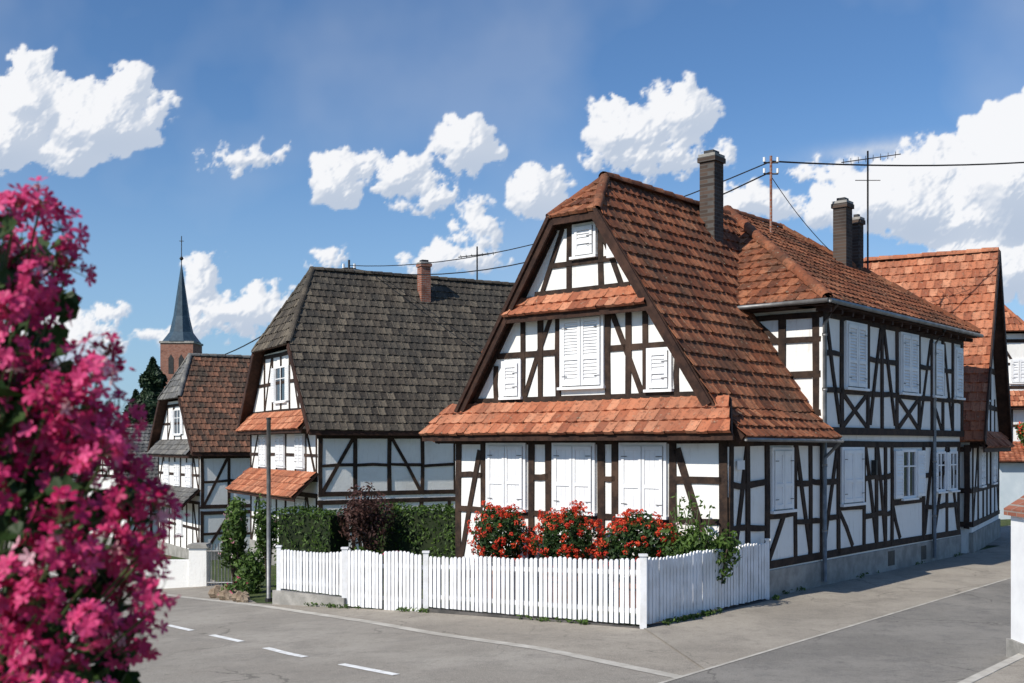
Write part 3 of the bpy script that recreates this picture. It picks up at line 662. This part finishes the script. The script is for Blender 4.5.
for ui,(dx,dz) in enumerate(UM+FRONT):
    y=PY+ru(-.15,.22) if ui<len(UM) else PY-ru(.13,.20)
    xx=PX+dx*.01+ru(-.01,.01); c=Vector((xx*(1+.8*(y-PY)/PY),y,PZ+dz*.01)); rr=ru(.038,.055); base=rnd()*.7
    root=Vector((PX-.12+dx*.003,PY+.1,PZ-.25+dz*.004)); tube(st,[root,(root+c)/2+Vector((-.03,.02,.0)),c-Vector((0,0,.02))],.0028,5)
    for i in range(int(ru(15,25))):
        d=Vector((R0.gauss(0,1),R0.gauss(0,1),R0.gauss(.25,1))).normalized(); p=c+d*rr*ru(.6,1.15)
        tube(st,[c,p],.0009,4); floret(fw if rnd()<.04 else fl,p,(d+Vector((0,-.35,.1))).normalized(),ru(.014,.019),base+ru(-.1,.2))
    for i in range(5):
        d=Vector((R0.gauss(0,1),R0.gauss(0,1),R0.gauss(-.3,.7))).normalized(); p=c+d*rr*ru(.9,1.3)
        tube(bud,[p,p+d*.006,p+d*.014],[.002,.0035,.001],5,.3)
for i in range(900):
    dz=ru(-25,62) if rnd()<.8 else ru(55,95); mx=23 if dz<40 else (15 if dz<65 else 7)
    c=Vector((PX-.05+ru(-.08,mx*.01),PY+ru(-.10,.36),PZ+dz*.01)); d=Vector((ru(-.8,.5),ru(-1,.1),ru(.1,1))).normalized(); a=d.orthogonal().normalized(); b=d.cross(a); s=ru(.018,.036)
    vs=[c-d*.006]; n=14
    for k in range(n): t=k/n*6.283; r_=s*(1+.09*math.cos(t*7))*(1 if k else .4); vs.append(c+(a*math.cos(t)+b*math.sin(t))*r_+d*s*.18*math.sin(2*t))
    lf.add(vs,[(0,k+1,(k+1)%n+1) for k in range(n)],rnd())
    if rnd()<.6: tube(st,[c,c+Vector((-.03,.03,-.08))],.0018,4)
g.done()
g=G('stone_planter_pillar',(-1.25,2.4,0)); Fq=Fr((-1.75,2.15),(1,0),(0,-1))
fbox(g.m('pillar',ST),Fq,.1,.62,-.1,1.3,-.6,-.05); fbox(g.m('planter',BR),Fq,0,.75,1.3,1.72,-.66,0); fbox(g.m('soil',BK),Fq,.05,.7,1.6,1.73,-.6,-.05)
mb=g.m('lower_leaves',LF)
blob(mb,(-1.3,2.5,1.95),(.3,.25,.3),700,.03)
g.done()
# ------------------------------------------------------------------ fence
def picket(mb,p,d,w,zb,zt,n,th=.022):
    fr=Fr((p[0],p[1]),d,n); 
    prism(mb,fr,[(0,zb),(w,zb),(w,zt-.03),(w*.78,zt-.008),(w*.5,zt),(w*.22,zt-.008),(0,zt-.03)],0,th)
def run(g,p,q,zb,zt,n,scal=0,panel=1.45,sp=.092,w=.066):
    p=Vector(p);q=Vector(q); d=(q-p); l=d.length; d.normalize(); k=int(l/sp); sp=l/k; mb=g.m('pickets',WF); rl=g.m('rails',WF)
    for i in range(k):
        t=i*sp; f=t/l; ph=(t%panel)/panel; a=p+d*(t+ru(-.005,.005))
        picket(mb,a,d,w,zb(f)+ru(-.006,.006),zt(f)-scal*math.sin(ph*math.pi)+ru(-.010,.010),n,ru(.017,.027))
    for fr_ in (.2,.78):
        A=p-Vector(n)*.022;B=q-Vector(n)*.022
        bar(rl,(A.x,A.y,zb(0)+(zt(0)-zb(0))*fr_),(B.x,B.y,zb(1)+(zt(1)-zb(1))*fr_),.035,.07)
nF=(-R[0],-R[1]); nS=(-L[0],-L[1])
g=G('white_picket_fence',loc(3,-2.6,0)); L2=lambda a,b:(loc(a,b).x,loc(a,b).y)
run(g,L2(-.07,-2.6),L2(4.15,-2.6),lambda f:.05-.15*f,lambda f:1.0-.235*f,nF,.025)
run(g,L2(-.10,-2.55),L2(-.12,1.05),lambda f:.05,lambda f:1.0-.0*f,nS,.025)
run(g,L2(6.32,-2.6),L2(8.1,-2.6),lambda f:-.10-.02*f,lambda f:.68-.06*f,nF,.02)
pz=g.m('posts',WF)
for a,b,z0,z1,w in ((-.13,-2.63,-.2,1.03,.09),(4.22,-2.6,-.4,.80,.09),(6.26,-2.6,-.5,.74,.10),(8.15,-2.6,-.5,.66,.08),(-.13,1.08,0,1.01,.06)):
    q=loc(a,b); bar(pz,(q.x,q.y,z0),(q.x,q.y,z1),w,w); bar(pz,(q.x,q.y,z1),(q.x,q.y,z1+.03),w+.03,w+.03)
def strip(a0,a1,b,zt0,zt1,depth=.8,w=.16,part='plinth'):
    vs=[]
    for a,zt_ in ((a0,zt0),(a1,zt1)):
        for db,z in ((-w/2,zt_-depth),(w/2,zt_-depth),(w/2,zt_),(-w/2,zt_)): vs.append(loc(a,b+db,z))
    g.m(part,STD if part=='plinth' else ST).add(vs,BOXF)
strip(-.2,4.28,-2.58,.02,-.13); 
g.m('plinth',STD).add([loc(a,b,z) for b in (-2.498,1.15) for a,z in ((-.2,-.5),(-.03,-.5),(-.03,.025),(-.2,.025))],BOXF)
strip(6.2,8.25,-2.58,-.13,-.16,.8,.2,'stone_base'); g.done()
g=G('garden_gate',loc(5.2,-2.6,0))
for a0,a1 in ((4.32,5.24),(5.27,6.18)):
    run(g,L2(a0,-2.6),L2(a1,-2.6),lambda f:-.22-.03*f-.02*(a0>5),lambda f:.76-.05*(a0>5),nF,-.04,a1-a0,.088,.07)
    bar(g.m('brace',WF),loc(a0+.05,-2.57,-.1),loc(a1-.05,-2.57,.55),.03,.07)
g.done()
g=G('steel_post',(-4.8,21.8,-.5)); tube(g.m('pole',GM),[(-4.8,21.8,-.8),(-4.8,21.8,3.1)],.042); tube(g.m('cap',DK),[(-4.8,21.8,3.1),(-4.8,21.8,3.14)],.05)
tube(g.m('cap',DK),[(-4.8,21.8,-.52),(-4.8,21.8,-.42)],.07); g.done(smooth=('pole',))
g=G('low_wall',(-8,28.3,-1.1)); Fw=Fr((-8.25,28.2),(1,0),(0,-1)); fbox(g.m('pier',PL),Fw,0,.45,-1.6,-.03,-.4,0); prism(g.m('coping',ST),Fw,[(-.05,-.03),(.5,-.03),(.45,.07),(.0,.07)],-.45,.05); 
fbox(g.m('wall',PL),Fw,-1.2,0,-1.6,-.35,-.3,-.05); g.done()
g=G('iron_gate',(-7.5,28.3,-1))
for i in range(9): tube(g.m('bars',GM),[(-7.72+i*.085,28.1,-1.05),(-7.72+i*.085,28.1,.05+.05*math.sin(i/8*3.14))],.014,6)
for z in (-.9,-.1): tube(g.m('rails',GM),[(-7.75,28.1,z),(-7.0,28.1,z)],.02,6)
g.done()
BRK=simple('boulder',(.22,.16,.11),(.34,.27,.20),4,.95,.8,15,bd=.04)
for (x,y,s) in ((-5.9,23.0,.2),(-5.5,22.4,.17),(-6.3,23.8,.22),(-5.35,22.0,.13)):
    g=G('boulder',(x,y,gnd(x,y))); vs=[];fs=[];nn=10
    for i in range(1,6):
        for k in range(nn):
            t=i/6*math.pi; a=k/nn*6.283; r_=s*(1+.18*math.sin(a*3+i)+.1*math.sin(a*5)); vs.append((x+r_*math.sin(t)*math.cos(a),y+r_*math.sin(t)*math.sin(a),gnd(x,y)+s*.5+r_*.75*math.cos(t)))
    for i in range(4):
        for k in range(nn): fs.append((i*nn+k,i*nn+(k+1)%nn,(i+1)*nn+(k+1)%nn,(i+1)*nn+k))
    fs.append(tuple(range(nn))); g.m('stone',BRK).add(vs,fs); g.done()
g=G('pavement_weeds'); mb=g.m('weeds',LG)
for i in range(260):
    r_=rnd()
    if r_<.45: q=P(ru(-.28,-.22),ru(-2.7,1.2),.03)
    elif r_<.8: q=P(ru(-.2,8.3),ru(-2.76,-2.70),0); q.z=gnd(q.x,q.y)+.02
    else: q=P(ru(-.10,-.04),ru(1.3,10.8),.03)
    if math.sin(q.x*3.1)+math.sin(q.y*2.3+1)<.1: continue
    for _ in range(7): leafq(mb,q+Vector((ru(-.04,.04),ru(-.04,.04),ru(0,.06))),ru(.015,.04),Vector((0,-.4,.4)),ru(.2,1))
g.done()
g=G('gate_pillar',(6.15,13.2,0)); Fp=Fr((6.05,13.0),(1,0),(0,-1)); fbox(g.m('shaft',WP),Fp,0,.4,0,1.75,-.4,0); prism(g.m('cap',BR),Fp,[(-.06,1.75),(.46,1.75),(.46,1.83),(.2,2.0),(-.06,1.83)],-.46,.06); fbox(g.m('base',ST),Fp,-.04,.44,0,.25,-.44,.04); g.done()
def wire(name,p,q,sag,r=.014):
    p=Vector(p);q=Vector(q); pts=[p.lerp(q,i/16)-Vector((0,0,sag*4*(i/16)*(1-i/16))) for i in range(17)]
    g=G(name,p); tube(g.m('cable',WIRE),pts,r,5); g.done()
A=(mp.x,mp.y,8.93); 
wire('power_cable',A,(20,31,11.2),.35,.02); wire('power_cable',(mp.x,mp.y,8.7),(-5.9,40.0,9.0),1.0,.018); wire('power_cable',A,(-5.9,40.0,9.1),.7,.015)
wire('power_cable',(mp.x,mp.y,8.6),P(1.9,8.0,7.0),.1,.009)
wire('power_cable',(-5.9,40,9.0),(-18.0,62,7.2),.7,.03)
g=G('roof_mast',(-5.9,40,8)); tube(g.m('pole',DK),[(-5.9,40,7.6),(-5.9,40,9.3)],.04); tube(g.m('crossbar',DK),[(-6.15,40,9.0),(-5.65,40,9.0)],.03)
for s in (-.2,.2): tube(g.m('insulators',WP),[(-5.9+s,40,9.0),(-5.9+s,40,9.16)],.05,6)
g.done()
g=G('tv_antenna',(-1.3,41,8)); tube(g.m('pole',DK),[(-1.3,41.2,7.8),(-1.3,41.2,10.0)],.03)
tube(g.m('boom',DK),[(-2.0,41.2,9.6),(-.6,41.1,9.75)],.02)
for k in range(7): tube(g.m('elements',DK),[(-1.9+k*.2,40.9,9.62+k*.02),(-1.9+k*.2,41.5,9.62+k*.02)],.012,4)
g.done()
# ------------------------------------------------------------------ ground
AS_=[-900,-300,-120,-60,-40]+list(range(-30,0,5))+[0,4,8,12,20,30,45,70,110,200,400,900]
BS_=[-900,-300,-100,-50,-30,-15,0,15,30,60,100,180,400,900]
vs=[];fs=[]
for a in AS_:
    for b in BS_: q=loc(a,b); vs.append((q.x,q.y,gnd(q.x,q.y)))
nb=len(BS_)
for i in range(len(AS_)-1):
    for j in range(nb-1): fs.append((i*nb+j,(i+1)*nb+j,(i+1)*nb+j+1,i*nb+j+1))
g=G('ground'); g.m('ground',GR).add(vs,fs); g.done()
def dens(poly,step=.3):
    out=[]
    for p,q in zip(poly,poly[1:]):
        p=Vector(p);q=Vector(q); n=max(1,int((q-p).length/step))
        out+=[p.lerp(q,i/n) for i in range(n)]
    out.append(Vector(poly[-1])); return out
def sheet(name,left,right,mat,off,nseg=14,rows=160):
    def samp(poly,k):
        poly=[Vector(p) for p in poly]; 
        m_=len(poly)-1; f=k*m_; i=min(int(f),m_-1); return poly[i].lerp(poly[i+1],f-i)
    vs=[];fs=[]
    for i in range(rows+1):
        l=samp(left,i/rows); r=samp(right,i/rows)
        for j in range(nseg+1): p=l.lerp(r,j/nseg); vs.append((p.x,p.y,gnd(p.x,p.y)+off))
    for i in range(rows):
        for j in range(nseg): k=i*(nseg+1)+j; fs.append((k,k+1,k+nseg+2,k+nseg+1))
    g=G(name); g.m(name,mat).add(vs,fs); g.done()
E=[(14.5,-3.5),(8.3,4.6),(5.1,8.4),(1.94,12.07),(-1.16,15.65),(-4.4,20.15),(-7.6,24.8),(-13.6,34.5),(-20,46),(-28,62)]
def offs(poly,d):
    o=[]
    for i,p in enumerate(poly):
        a=Vector(poly[max(0,i-1)]);b=Vector(poly[min(len(poly)-1,i+1)]); t=(b-a).normalized(); n_=Vector((t.y,-t.x)); q=Vector(p)+n_*d; o.append((q.x,q.y))
    return o
Bd=[(24,4),(14,8),(10,12),L2(-.05,-2.7),L2(2.5,-2.65),L2(6,-2.62),L2(8.8,-2.6),(-10.2,36),(-16.5,47.5),(-24,63)]
sheet('pavement',E,Bd,AP,.008,20,220)
sheet('road',offs(E,-5.6),offs(E,-.001),AS,.014,24,220)
sheet('gutter_strip',offs(E,.0),offs(E,.18),KC,.018,2,220)
sheet('far_pavement',offs(E,-8.5),offs(E,-5.61),AP,.10,8,220)
ld=offs(E,-2.2)
dl=dens(ld,.1); dl=[p for p in dl if p.y<60]
g=G('lane_markings')
i0=min(range(len(dl)),key=lambda i:abs(dl[i].y-12.45))
cum=[0]
for p,q in zip(dl,dl[1:]): cum.append(cum[-1]+(q-p).length)
def pt(s):
    lo=0
    while lo<len(cum)-2 and cum[lo+1]<s: lo+=1
    f=(s-cum[lo])/(cum[lo+1]-cum[lo]); return dl[lo].lerp(dl[lo+1],f)
s=cum[i0]-2.0*4
while s<cum[-1]-4:
    vs=[];fs=[];n=7
    for i in range(n+1):
        q=pt(s+i*1.15/n); q2=pt(s+i*1.15/n+.5); t=(q2-q).normalized(); m_=Vector((t.y,-t.x))
        for e in (-.055,.055): w_=q+m_*e; vs.append((w_.x,w_.y,gnd(w_.x,w_.y)+.021))
    for i in range(n): fs.append((2*i,2*i+1,2*i+3,2*i+2))
    g.m('paint',PMK).add(vs,fs); s+=2.0
g.done()
sheet('side_pavement',[L2(-.0,-2.5),L2(0,14)],[L2(-2.3,-4.6),L2(-2.3,14)],AP,.019,8,50)
sheet('side_street',[L2(-2.3,-5.9),L2(-2.3,40)],[L2(-4.9,-8.6),L2(-4.9,40)],AD,.024,10,140)
sheet('side_street_joint',[L2(-2.3,-5.9),L2(-2.3,30)],[L2(-2.35,-5.9),L2(-2.35,30)],KC,.029,1,110)
sheet('street_end',[L2(2.5,14.0),L2(2.5,40)],[L2(-2.3,14),L2(-2.3,40)],AS,.022,8,60)
g=G('raised_pavement'); 
vs=[loc(a,b,z) for b in (-5.2,60) for a,z in ((-5.05,-.2),(-12,-.2),(-12,.13),(-5.05,.13))]; g.m('raised_pavement',AP).add(vs,BOXF); g.done()
g=G('kerb'); kb=g.m('kerb',KC); b=-5.2
while b<45:
    kb.add([loc(a,bb_,z) for bb_ in (b,b+.985) for a,z in ((-4.9,-.2),(-5.048,-.2),(-5.048,.135+ru(0,.004)),(-4.92,.13))],BOXF); b+=1.0
g.done()
# ------------------------------------------------------------------ sun, world
ts=Vector((-.75,-.66,0)).normalized(); el=math.radians(40); tsun=Vector((ts.x*math.cos(el),ts.y*math.cos(el),math.sin(el)))
sd=bpy.data.lights.new('sun','SUN'); sd.energy=5.0; sd.angle=math.radians(.5); sd.color=(1,.94,.84)
so=bpy.data.objects.new('sun',sd); so.rotation_euler=tsun.to_track_quat('Z','Y').to_euler(); sc.collection.objects.link(so)
w=bpy.data.worlds.new('World'); sc.world=w; w.use_nodes=True; t=w.node_tree; t.nodes.clear()
sk=N(t,'ShaderNodeTexSky'); sk.sky_type='NISHITA'; sk.sun_disc=False; sk.sun_elevation=el; sk.sun_rotation=math.atan2(ts.x,ts.y); sk.air_density=1.0; sk.dust_density=.4; sk.ozone_density=2.2
gen=N(t,'ShaderNodeTexCoord').outputs['Generated']; sp=N(t,'ShaderNodeSeparateXYZ'); t.links.new(gen,sp.inputs[0])
hz=MR(t,sp.outputs[2],.0,.32,.55,.0)
skc=MIX(t,1.0,sk.outputs[0],(.78,1.06,1.34),'MULTIPLY')
base=MIX(t,hz,skc,(4.0,5.9,8.2))
bg=N(t,'ShaderNodeBackground'); t.links.new(base,bg.inputs[0]); bg.inputs[1].default_value=.092; ow=N(t,'ShaderNodeOutputWorld'); t.links.new(bg.outputs[0],ow.inputs[0])
# cloud bank: distant dome section, opacity and colour with painted sun shading stored per vertex
rng=np.random.default_rng(11)
st_=.0014; xs=np.arange(-.72,.72,st_); zs=np.arange(-.01,.47,st_); X,Z=np.meshgrid(xs,zs); shp=X.shape
def vnoise(cell):
    gx=X/cell+50; gz=Z/cell+50; ix=np.floor(gx).astype(int); iz=np.floor(gz).astype(int); fx=gx-ix; fz=gz-iz
    fx=fx*fx*fx*(fx*(fx*6-15)+10); fz=fz*fz*fz*(fz*(fz*6-15)+10); ix-=ix.min(); iz-=iz.min()
    T=rng.random((iz.max()+2,ix.max()+2))
    return (T[iz,ix]*(1-fx)+T[iz,ix+1]*fx)*(1-fz)+(T[iz+1,ix]*(1-fx)+T[iz+1,ix+1]*fx)*fz
def fbm(cell,o,pr=.55):
    s=0;a=1;tt=0
    for i in range(o): s=s+a*vnoise(cell); tt+=a; a*=pr; cell*=.5
    return s/tt
wx=(fbm(.028,5,.68)-.5); wz=(fbm(.028,5,.68)-.5); Xw=X+wx*.040; Zw=Z+wz*.036
H=np.zeros(shp); B=np.ones(shp)*.5
CL=[(-.432,.312,.040,.036),(-.375,.288,.055,.036),(-.345,.325,.022,.022),(-.312,.303,.014,.014),(-.46,.275,.04,.032),(-.40,.262,.05,.022),
(-.242,.260,.040,.013),(-.16,.232,.026,.030),(-.132,.256,.018,.014),(-.042,.266,.030,.032),(-.095,.244,.034,.022),(-.065,.220,.045,.016),
(.025,.222,.032,.026),(.105,.282,.040,.030),(.152,.296,.030,.030),(.122,.258,.064,.022),(.19,.26,.02,.012),(-.028,.196,.024,.016),(-.055,.168,.055,.016),
(-.168,.168,.026,.011),(-.266,.168,.018,.007),(-.283,.142,.016,.026),(-.245,.115,.055,.024),(-.222,.135,.022,.018),(-.37,.118,.026,.012),(-.42,.09,.07,.030),(-.30,.10,.05,.015),(-.15,.14,.05,.012),
(.36,.215,.10,.036),(.29,.245,.035,.016),(.385,.250,.048,.024),(.465,.235,.055,.065),(.41,.20,.08,.03),(.55,.25,.09,.09),(.22,.215,.05,.02),(.455,.16,.09,.03)]
for cx,cz,rx,rz in CL:
    n=int(60+2200*rx)
    for i in range(n):
        th=rng.random()*6.283; q=rng.random()**.5; ox=math.cos(th)*q*rx*1.0; oz=math.sin(th)*q*rz*1.08
        if oz<0: oz*=.55
        r=rz*(.14+.40*rng.random()**1.5)*(1.15-.5*q); px_,pz2=cx+ox,cz+oz
        i0_=max(0,int((pz2-r*1.5-.022-zs[0])/st_)); i1=min(shp[0],int((pz2+r*1.5+.022-zs[0])/st_)); j0=max(0,int((px_-r*1.5-.022-xs[0])/st_)); j1=min(shp[1],int((px_+r*1.5+.022-xs[0])/st_))
        if i1<=i0_ or j1<=j0: continue
        sx=Xw[i0_:i1,j0:j1]; sz=Zw[i0_:i1,j0:j1]; d2=(sx-px_)**2+(sz-pz2)**2
        h=np.sqrt(np.maximum(0,r*r-d2))*1.1; lift=(1-q)*rz*.75; h=np.where(d2<r*r,h+lift*(np.maximum(0,1-d2/(r*r)))**.5,0)
        sub=H[i0_:i1,j0:j1]; bb2=B[i0_:i1,j0:j1]; mk=h>sub
        bb2[mk]=np.clip((Z[i0_:i1,j0:j1][mk]-(cz-rz*.7))/(1.2*rz),0,1); sub[mk]=h[mk]
def blur(A_,k):
    for ax in (0,1):
        for _ in range(2):
            A_=sum(np.roll(A_,s_,ax) for s_ in range(-k,k+1))/(2*k+1)
    return A_
fine=fbm(.011,5,.68)-.5
inm=np.clip(blur((H>0).astype(float),2)*1.7-.1,0,1)
al=np.clip((blur(H,1)+fine*.030*inm-.0022)/.0085,0,1)*inm; al=al*al*(3-2*al)
gz_,gx_=np.gradient(blur(H,1)*.55+blur(H,4)*.8+blur(H,10)*.9+fine*.010,st_); nx,nz=-gx_,-gz_; nl=np.sqrt(nx*nx+nz*nz+1.0)
li=np.clip((nx*-.50+nz*.55+.67)/nl,0,1); B=blur(B,6)
sh=np.clip(.44+.62*li,0,1)*(.76+.24*np.clip(B*1.6,0,1)); sh=np.clip((sh-.36)/.52,0,1)
ci=fbm(.16,5,.5); ci=np.clip((ci-.52)/.35,0,1)*.13*np.clip(Z/.2,0,1)
wi2=np.exp(-(((X-.34)/.06)**2+((Z-.268-.1*(X-.34))/.008)**2))*.55*(fine+.8)
th_=np.clip(ci+wi2,0,.6)
alf=np.clip(al*.97+(1-al)*th_,0,1)*np.clip((Z+.01)/.05,0,1)
ed=np.clip((.72-np.abs(X))/.08,0,1)*np.clip((.47-Z)/.05,0,1); alf=alf*ed
col=np.zeros(shp+(4,),dtype=np.float32)
for k,(a_,b_) in enumerate(((.50,.95),(.58,.955),(.71,.975))): col[...,k]=np.where(al>.02,a_+(b_-a_)*sh,.85)
col[...,3]=alf
D_=1500.0; ln=np.sqrt(X*X+1+Z*Z); co=np.stack([X/ln*D_,1/ln*D_,Z/ln*D_+2.6],-1).reshape(-1,3)
idx=np.arange(shp[0]*shp[1]).reshape(shp); q4=np.stack([idx[:-1,:-1],idx[:-1,1:],idx[1:,1:],idx[1:,:-1]],-1).reshape(-1,4)
keep=alf.reshape(-1)[q4].max(1)>.004; q4=q4[keep]
me=bpy.data.meshes.new('sky_clouds'); me.vertices.add(len(co)); me.vertices.foreach_set('co',co.astype(np.float32).ravel())
me.loops.add(len(q4)*4); me.loops.foreach_set('vertex_index',q4.astype(np.int32).ravel()); me.polygons.add(len(q4))
me.polygons.foreach_set('loop_start',(np.arange(len(q4))*4).astype(np.int32))
try: me.polygons.foreach_set('loop_total',np.full(len(q4),4,dtype=np.int32))
except Exception: pass
me.update(calc_edges=True); me.validate()
ca=me.color_attributes.new('Col','FLOAT_COLOR','POINT'); ca.data.foreach_set('color',col.reshape(-1))
cm=bpy.data.materials.new('cloud'); t=nt(cm); at=N(t,'ShaderNodeAttribute',attribute_name='Col'); em=N(t,'ShaderNodeEmission'); t.links.new(at.outputs['Color'],em.inputs[0])
tp=N(t,'ShaderNodeBsdfTransparent'); mx=N(t,'ShaderNodeMixShader'); t.links.new(at.outputs['Alpha'],mx.inputs[0]); t.links.new(tp.outputs[0],mx.inputs[1]); t.links.new(em.outputs[0],mx.inputs[2])
o=N(t,'ShaderNodeOutputMaterial'); t.links.new(mx.outputs[0],o.inputs[0]); me.materials.append(cm)
try: cm.cycles.emission_sampling='NONE'
except Exception: pass
ob=bpy.data.objects.new('sky_clouds',me); sc.collection.objects.link(ob)
# ------------------------------------------------------------------ camera
cd=bpy.data.cameras.new('camera'); cam=bpy.data.objects.new('camera',cd); sc.collection.objects.link(cam); sc.camera=cam
cam.location=(0,0,2.6); cam.rotation_euler=(math.radians(90),0,0); cd.sensor_width=36; cd.lens=1105/1024*36; cd.shift_y=103.5/1024; cd.clip_start=.1; cd.clip_end=4000
cd.dof.use_dof=True; cd.dof.focus_distance=20; cd.dof.aperture_fstop=5
sc.view_settings.view_transform='Standard'; sc.view_settings.look='None'; sc.view_settings.exposure=0
